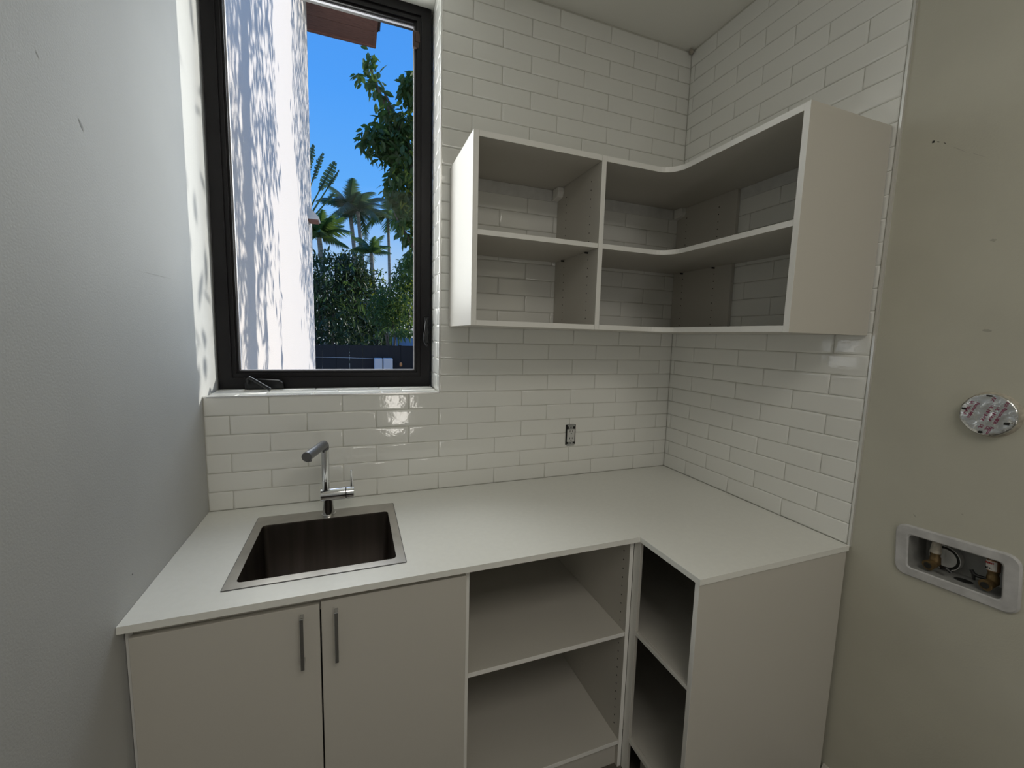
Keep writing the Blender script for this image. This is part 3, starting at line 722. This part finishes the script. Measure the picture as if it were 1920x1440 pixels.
LEAF_V = [(0, 0, 0), (0.30, 0.16, 0.03), (0.30, -0.16, 0.03), (0.62, 0.17, 0.0), (0.62, -0.17, 0.0), (1, 0, -0.10), (0.35, 0, -0.03), (0.66, 0, -0.05)]
LEAF_F = [(0, 6, 1), (0, 2, 6), (1, 6, 7, 3), (2, 4, 7, 6), (3, 7, 5), (4, 5, 7)]
lm = bpy.data.meshes.new('leaf'); lm.from_pydata(LEAF_V, [], LEAF_F); lm.materials.append(M['leaf'])
lm2 = lm.copy(); lm2.materials.clear(); lm2.materials.append(M['leaf_light'])
def rand_rot(droop=0.5):
    return Euler((random.uniform(-0.8, 0.8), random.gauss(droop, 0.5), random.uniform(0, 2 * PI)))
def leaf_mass(name, pts, size, m, parent, droop=0.5, width=1.0):
    vs, fs = [], []
    for p in pts:
        R_ = rand_rot(droop).to_matrix(); s_ = size * random.uniform(0.7, 1.3); b = len(vs)
        for v in LEAF_V: vs.append(tuple(Vector(p) + R_ @ Vector((v[0] * s_, v[1] * s_ * width, v[2] * s_))))
        fs += [tuple(i + b for i in f) for f in LEAF_F]
    me = bpy.data.meshes.new(name); me.from_pydata(vs, [], fs)
    o = link(name, me, m, parent); o['kind'] = 'stuff'
    return o
def blob_pts(n, c, r):
    out = []
    while len(out) < n:
        p = Vector((random.uniform(-1, 1), random.uniform(-1, 1), random.uniform(-1, 1)))
        if p.length < 1 and p.length > 0.2: out.append((c[0] + p.x * r[0], c[1] + p.y * r[1], c[2] + p.z * r[2]))
    return out
def single_leaves(n, c, r, size, parent, mesh, droop=0.6):
    for p in blob_pts(n, c, r):
        o = bpy.data.objects.new('leaf', mesh); C.objects.link(o); o.parent = parent
        o.location = p; o.rotation_euler = rand_rot(droop); s_ = size * random.uniform(0.75, 1.25); o.scale = (s_, s_ * 1.3, s_)

# broad-leaved tree on the right of the view
t = empty('broadleaf_tree'); tag(t, 'tall broad-leaved tree with glossy leaves against the sky at the right of the window', 'tree')
tube('trunk', [(1.95, 7.1, -0.2), (1.95, 7.1, 2.0), (1.80, 7.05, 3.8), (1.55, 7.0, 5.2), (1.1, 7.0, 6.1)], [0.16, 0.14, 0.10, 0.06, 0.02], 'bark', t, 10)
for pth in ([(1.80, 7.05, 3.8), (2.0, 6.9, 5.2), (1.75, 6.95, 6.4)], [(1.65, 7.0, 4.6), (1.2, 6.9, 5.0), (0.85, 6.9, 5.15)], [(1.55, 7.0, 5.2), (1.05, 7.0, 6.0), (0.82, 7.0, 6.55)], [(1.9, 7.1, 3.0), (1.4, 6.8, 3.6), (1.25, 6.8, 3.9)]):
    tube('branch', pth, [0.05, 0.03, 0.008], 'bark', t, 8)
crown = [((0.83, 7.0, 6.58), (0.14, 0.15, 0.18), 24), ((0.75, 7.0, 6.3), (0.16, 0.15, 0.14), 14), ((0.98, 7.0, 6.2), (0.20, 0.2, 0.22), 30), ((1.15, 7.0, 5.85), (0.26, 0.25, 0.25), 34),
         ((1.62, 6.9, 6.2), (0.26, 0.3, 0.30), 40), ((1.35, 7.0, 5.55), (0.42, 0.35, 0.25), 40), ((1.05, 6.9, 5.15), (0.42, 0.35, 0.32), 50), ((1.45, 6.9, 4.95), (0.42, 0.4, 0.45), 46)]
for c, r_, n in crown:
    single_leaves(n, c, r_, 0.185, t, lm)
pts = []
for c, r_, n in crown[4:] + [((1.95, 7.0, 5.6), (0.6, 0.5, 0.9), 60), ((1.45, 6.9, 4.35), (0.40, 0.4, 0.40), 70), ((1.65, 6.9, 3.75), (0.42, 0.4, 0.45), 60), ((2.3, 7.1, 4.6), (0.7, 0.6, 1.0), 70), ((1.9, 7.0, 3.1), (0.45, 0.4, 0.5), 50)]:
    pts += blob_pts(int(n * 6), c, r_)
leaf_mass('foliage', pts, 0.17, 'leaf', t, 0.7, 1.25)
leaf_mass('sun_tinted_foliage', blob_pts(110, (1.6, 6.7, 4.2), (0.4, 0.4, 0.9)), 0.14, 'leaf_light', t, 0.7)  # sunlight put into the leaves as a lighter yellow-green
settle(t, (1.95, 7.1, -0.15))

# palms
def frond_mesh(length, leaflet, sag, n=26, m='leaf_blue', spread=0.9):
    bm = bmesh.new(); pts = []
    for i in range(n + 1):
        s_ = i / n; a = sag * s_
        pts.append(Vector((length * s_ * math.cos(a * 0.6), 0, length * (0.35 * s_ - 0.9 * sag * s_ * s_))))
    add_tube(bm, pts[::2], [0.018 * (1 - 0.8 * i / (len(pts[::2]) - 1)) * length for i in range(len(pts[::2]))], 4)
    for i in range(3, n + 1):
        s_ = i / n; l_ = leaflet * math.sin(PI * min(1, 0.15 + 0.8 * s_)) ** 0.7 * (0.8 + 0.25 * random.random()); w_ = 0.05 * length
        d = (pts[i] - pts[i - 1]).normalized()
        for sd in (-1, 1):
            o_ = (d * 0.55 + Vector((0, sd * spread, -0.55 - 0.35 * random.random()))).normalized() * l_
            a, b, c = pts[i] - d * w_ / 2, pts[i] + d * w_ / 2, pts[i] + o_
            mid = pts[i] + o_ * 0.55
            bm.faces.new([bm.verts.new(v) for v in (a, b, mid + d * w_ * 0.35, c, mid - d * w_ * 0.35)])
    me = bpy.data.meshes.new('frond'); bm.to_mesh(me); bm.free(); me.materials.append(M[m])
    return me
def palm(name, label, base, top, r, nfr, length, leaflet, m, sag=0.8, tilt=(0.9, -0.2), group=None):
    p = empty(name); tag(p, label, 'palm')
    base, top = Vector(base), Vector(top); mid = (base + top) / 2 + Vector((0.08, 0, 0))
    tube('trunk', [base, mid, top], [r * 1.3, r, r * 0.8], 'palm_bark', p, 8)
    fm = [frond_mesh(length, leaflet, sag * k, m=m) for k in (0.8, 1.1)]
    for i in range(nfr):
        o = bpy.data.objects.new('frond', fm[i % 2]); C.objects.link(o); o.parent = p
        f = i / max(1, nfr - 1)
        o.location = top; o.rotation_euler = (0, -(tilt[0] * (1 - f) + tilt[1] * f) + random.gauss(0, 0.1), i * 2.4 + random.uniform(-0.3, 0.3))
        s_ = random.uniform(0.85, 1.1); o.scale = (s_, s_, s_)
    settle_children(p, base)
    return p
def settle_children(p, base):
    p.location = base
    for ch in p.children: ch.matrix_parent_inverse = Matrix.Translation(-Vector(base))
palm('tall_palm', 'tallest feathery palm standing left of centre behind the bushes', (0.85, 14.2, -0.2), (0.44, 14.0, 5.70), 0.075, 17, 1.10, 0.46, 'leaf_blue', 0.75, (1.15, 0.0))
palm('tall_palm', 'slim palm with a bare pale stem close beside the tallest palm', (0.95, 13.6, -0.2), (0.69, 13.5, 5.55), 0.07, 12, 1.25, 0.42, 'leaf_blue', 0.85, (0.8, -0.1))
palm('tall_palm', 'thin palm farther right under the broad-leaved tree', (1.68, 14.6, -0.2), (1.72, 14.5, 5.70), 0.055, 11, 1.10, 0.42, 'leaf', 0.9, (0.8, -0.2))
palm('low_palm', 'short light green palm in front of the palm stems', (1.12, 12.4, -0.2), (1.05, 12.4, 4.05), 0.07, 13, 0.72, 0.30, 'leaf', 0.6, (1.1, 0.0))
palm('low_palm', 'spiky palm beside the far edge of the white outside wall', (-0.25, 11.8, -0.2), (-0.38, 11.8, 4.25), 0.08, 18, 0.95, 0.38, 'leaf', 0.55, (1.1, 0.1))

# traveller's palm: paddle leaves with slits
tp = empty('banana_plant'); tag(tp, 'banana-like plant with torn paddle leaves rising beside the white outside wall', 'plant')
def paddle(base, d, length, width, m):
    d = Vector(d).normalized(); sd = d.cross(Vector((0.15, -1, 0.1))).normalized()
    bm = bmesh.new(); base = Vector(base)
    add_tube(bm, [base, base + d * length], [0.022, 0.008], 6)
    n = 9
    for i in range(n):
        a = 0.06 + 0.92 * i / n; b = a + 0.92 / n * 0.97
        for sgn in (-1, 1):
            w = lambda s_: width * math.sin(PI * min(1, max(0.0, 0.06 + 0.92 * s_))) ** 0.6
            dp = Vector((0, 0, -0.12 * width)) 
            q_ = [base + d * length * a, base + d * length * b, base + d * length * (b + 0.015) + sgn * sd * w(b) + dp + d.orthogonal() * random.uniform(-.03, .03), base + d * length * (a + 0.03) + sgn * sd * w(a) + dp]
            bm.faces.new([bm.verts.new(v) for v in (q_ if sgn > 0 else q_[::-1])])
    return bm_obj('leaf', bm, m, tp)
YTP = 10.0
tube('stem', [(-0.75, YTP, -0.2), (-0.70, YTP, 3.6)], [0.14, 0.10], 'palm_bark', tp, 10)
for (x0, z0, x1, z1, fr_, wd) in ((-0.62, 4.25, 0.14, 5.74, 0.50, 0.115), (-0.68, 4.4, -0.13, 5.90, 0.45, 0.060), (-0.70, 4.4, -0.33, 6.05, 0.40, 0.075), (-0.58, 4.2, 0.23, 5.55, 0.34, 0.045),
                                  (-0.60, 4.1, 0.10, 4.98, 0.22, 0.050), (-0.80, 4.2, -0.95, 6.0, 0.5, 0.13), (-0.8, 4.2, -1.5, 5.5, 0.5, 0.13)):
    st_ = Vector((x0, YTP, z0)); en = Vector((x1, YTP - 0.1, z1)); dd = en - st_; m_ = st_ + dd * (1 - fr_)
    tube('leaf_stalk', [(-0.72, YTP, 3.5), st_, m_], [0.035, 0.026, 0.014], 'leaf', tp, 6)
    paddle(m_, dd, dd.length * fr_, wd, 'leaf_blue')
settle(tp, (-0.75, YTP, -0.15))

def bush(name, label, blobs, n, size, m, accent=None, stem=None, width=1.0, droop=0.5):
    b = empty(name); tag(b, label, 'shrub')
    pts = []
    for c, r_ in blobs: pts += blob_pts(n, c, r_)
    leaf_mass('foliage', pts, size, m, b, droop, width)
    if accent:
        c, r_, k, mm = accent; leaf_mass('light_foliage', blob_pts(k, c, r_), size * 0.9, mm, b, droop, width)
    c0 = blobs[0][0]
    for k in range(3):
        tube('stem', [(c0[0] + 0.1 * k, c0[1], -0.2), (c0[0] + random.uniform(-.4, .4), c0[1], c0[2])], [0.05, 0.02], 'bark', b, 6)
    settle(b, (c0[0], c0[1], -0.15))
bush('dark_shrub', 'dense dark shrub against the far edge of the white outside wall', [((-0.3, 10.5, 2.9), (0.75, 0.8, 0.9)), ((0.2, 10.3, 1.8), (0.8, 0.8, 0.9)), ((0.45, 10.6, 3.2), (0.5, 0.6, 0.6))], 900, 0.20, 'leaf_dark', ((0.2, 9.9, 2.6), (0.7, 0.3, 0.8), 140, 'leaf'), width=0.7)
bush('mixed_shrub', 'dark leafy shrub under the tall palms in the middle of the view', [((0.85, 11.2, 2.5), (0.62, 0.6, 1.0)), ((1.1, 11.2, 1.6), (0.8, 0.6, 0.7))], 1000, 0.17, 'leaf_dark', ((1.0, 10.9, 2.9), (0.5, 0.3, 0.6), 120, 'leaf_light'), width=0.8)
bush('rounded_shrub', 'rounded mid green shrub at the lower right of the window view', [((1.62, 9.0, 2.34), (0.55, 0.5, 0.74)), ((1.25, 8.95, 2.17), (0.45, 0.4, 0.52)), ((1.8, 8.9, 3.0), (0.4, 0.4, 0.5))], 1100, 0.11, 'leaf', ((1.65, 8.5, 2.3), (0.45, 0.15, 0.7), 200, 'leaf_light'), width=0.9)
bush('low_shrub', 'low shrub with drooping strap leaves just behind the black fence', [((1.25, 7.88, 1.62), (0.30, 0.10, 0.13)), ((1.62, 7.88, 1.66), (0.22, 0.10, 0.10))], 40, 0.22, 'leaf', None, width=0.4, droop=0.8)
bush('back_hedge', 'tall dark hedge closing the garden behind the palms', [((-1.5, 17.5, 2.2), (2.0, 0.9, 2.0)), ((0.8, 17.8, 2.0), (1.8, 0.9, 2.1)), ((3.2, 17.5, 2.3), (1.8, 0.9, 2.1)), ((5.4, 17.5, 2.3), (1.8, 0.9, 2.1))], 1500, 0.30, 'leaf_dark', ((1.5, 16.6, 2.6), (3.0, 0.3, 1.6), 500, 'leaf'))
# black fence, pale strip behind it and small things in front
fe = empty('garden_fence'); tag(fe, 'low black garden fence across the bottom of the window view', 'fence')
for i in range(17):
    box('board', -1.4 + i * 0.26, -1.4 + i * 0.26 + 0.254, 7.60, 7.62, -0.15, 1.325 + 0.004 * (i % 2), 'fence', fe)
for i in range(4): box('post', -1.2 + i * 1.3, -1.13 + i * 1.3, 7.621, 7.68, -0.15, 1.34, 'fence', fe)
settle(fe, (0.7, 7.6, -0.15))
wi = tube('wire', [(-1.0, 7.56, 1.082), (0.3, 7.56, 1.066), (0.88, 7.56, 1.050)], 0.004, 'white_box', None, 6); tag(wi, 'thin pale wire strung in front of the black fence', 'wire')
pb = box('garden_wall', 1.33, 2.6, 8.10, 8.14, -0.15, 1.505, 'pale_blue'); tag(pb, 'pale blue wall just above the black fence', 'wall')
for i, (x0, x1, lab) in enumerate(((0.895, 1.055, 'left one of two white boxes in front of the black fence'), (1.075, 1.262, 'right one of two white boxes in front of the black fence'))):
    bx_ = box('utility_box', x0, x1, 7.30, 7.50, -0.15, 1.07, 'white_box', bevel=0.01); tag(bx_, lab, 'box', 'white boxes by the fence')
ln = tube('shade', [(1.43, 7.35, 0.90), (1.43, 7.35, 0.925), (1.43, 7.35, 0.965), (1.43, 7.35, 0.985)], [0.018, 0.03, 0.028, 0.01], 'amber', None, 10)
lp_ = empty('garden_lantern'); tag(lp_, 'small amber garden lantern on a post at the right of the fence', 'lantern'); ln.parent = lp_
tube('post', [(1.43, 7.35, -0.15), (1.43, 7.35, 0.90)], 0.008, 'fence', lp_, 8)
settle(lp_, (1.43, 7.35, -0.15))

# weeping tree outside, right of the window: its hanging sprays throw the dappled shadow on the white wall
wt = empty('weeping_tree'); tag(wt, 'weeping tree outside, right of the window, shading the white wall', 'tree')
tube('trunk', [(3.6, 2.3, -0.2), (3.5, 2.3, 2.5), (3.3, 2.4, 5.0), (3.1, 2.6, 6.6)], [0.13, 0.10, 0.07, 0.03], 'bark', wt, 10)
pts = []
def strand(x, y, z0, z1, n, jit):
    for i in range(n):
        f = random.random(); z = z0 + (z1 - z0) * f
        pts.append((x + random.gauss(0, jit), y + random.gauss(0, jit * (0.5 + f)) - 0.03 * (z0 - z), z))
for y, z0, z1, n, j in ((1.22, 5.6, 2.3, 17, 0.06), (1.36, 5.2, 2.2, 15, 0.05),
                        (1.78, 5.6, 2.9, 520, 0.09), (1.75, 5.4, 2.2, 260, 0.11), (2.02, 6.0, 2.3, 640, 0.14), (2.35, 6.4, 2.6, 640, 0.15), (2.72, 6.6, 2.9, 560, 0.14), (3.05, 6.6, 3.6, 360, 0.11),
                        (2.05, 2.6, 1.9, 60, 0.05), (2.5, 2.9, 2.0, 46, 0.03), (3.1, 3.2, 2.2, 26, 0.02),
                        (4.50, 6.9, 4.2, 260, 0.10), (4.9, 6.9, 3.0, 560, 0.14), (5.3, 6.9, 2.6, 640, 0.16), (5.7, 6.9, 2.2, 680, 0.16), (6.1, 6.9, 2.0, 680, 0.18)):
    strand(3.0 if y < 4 else 2.9, y, z0, z1, n, j)
leaf_mass('foliage', pts, 0.14, 'leaf', wt, 1.1, 0.85)
settle(wt, (3.6, 2.3, -0.15))
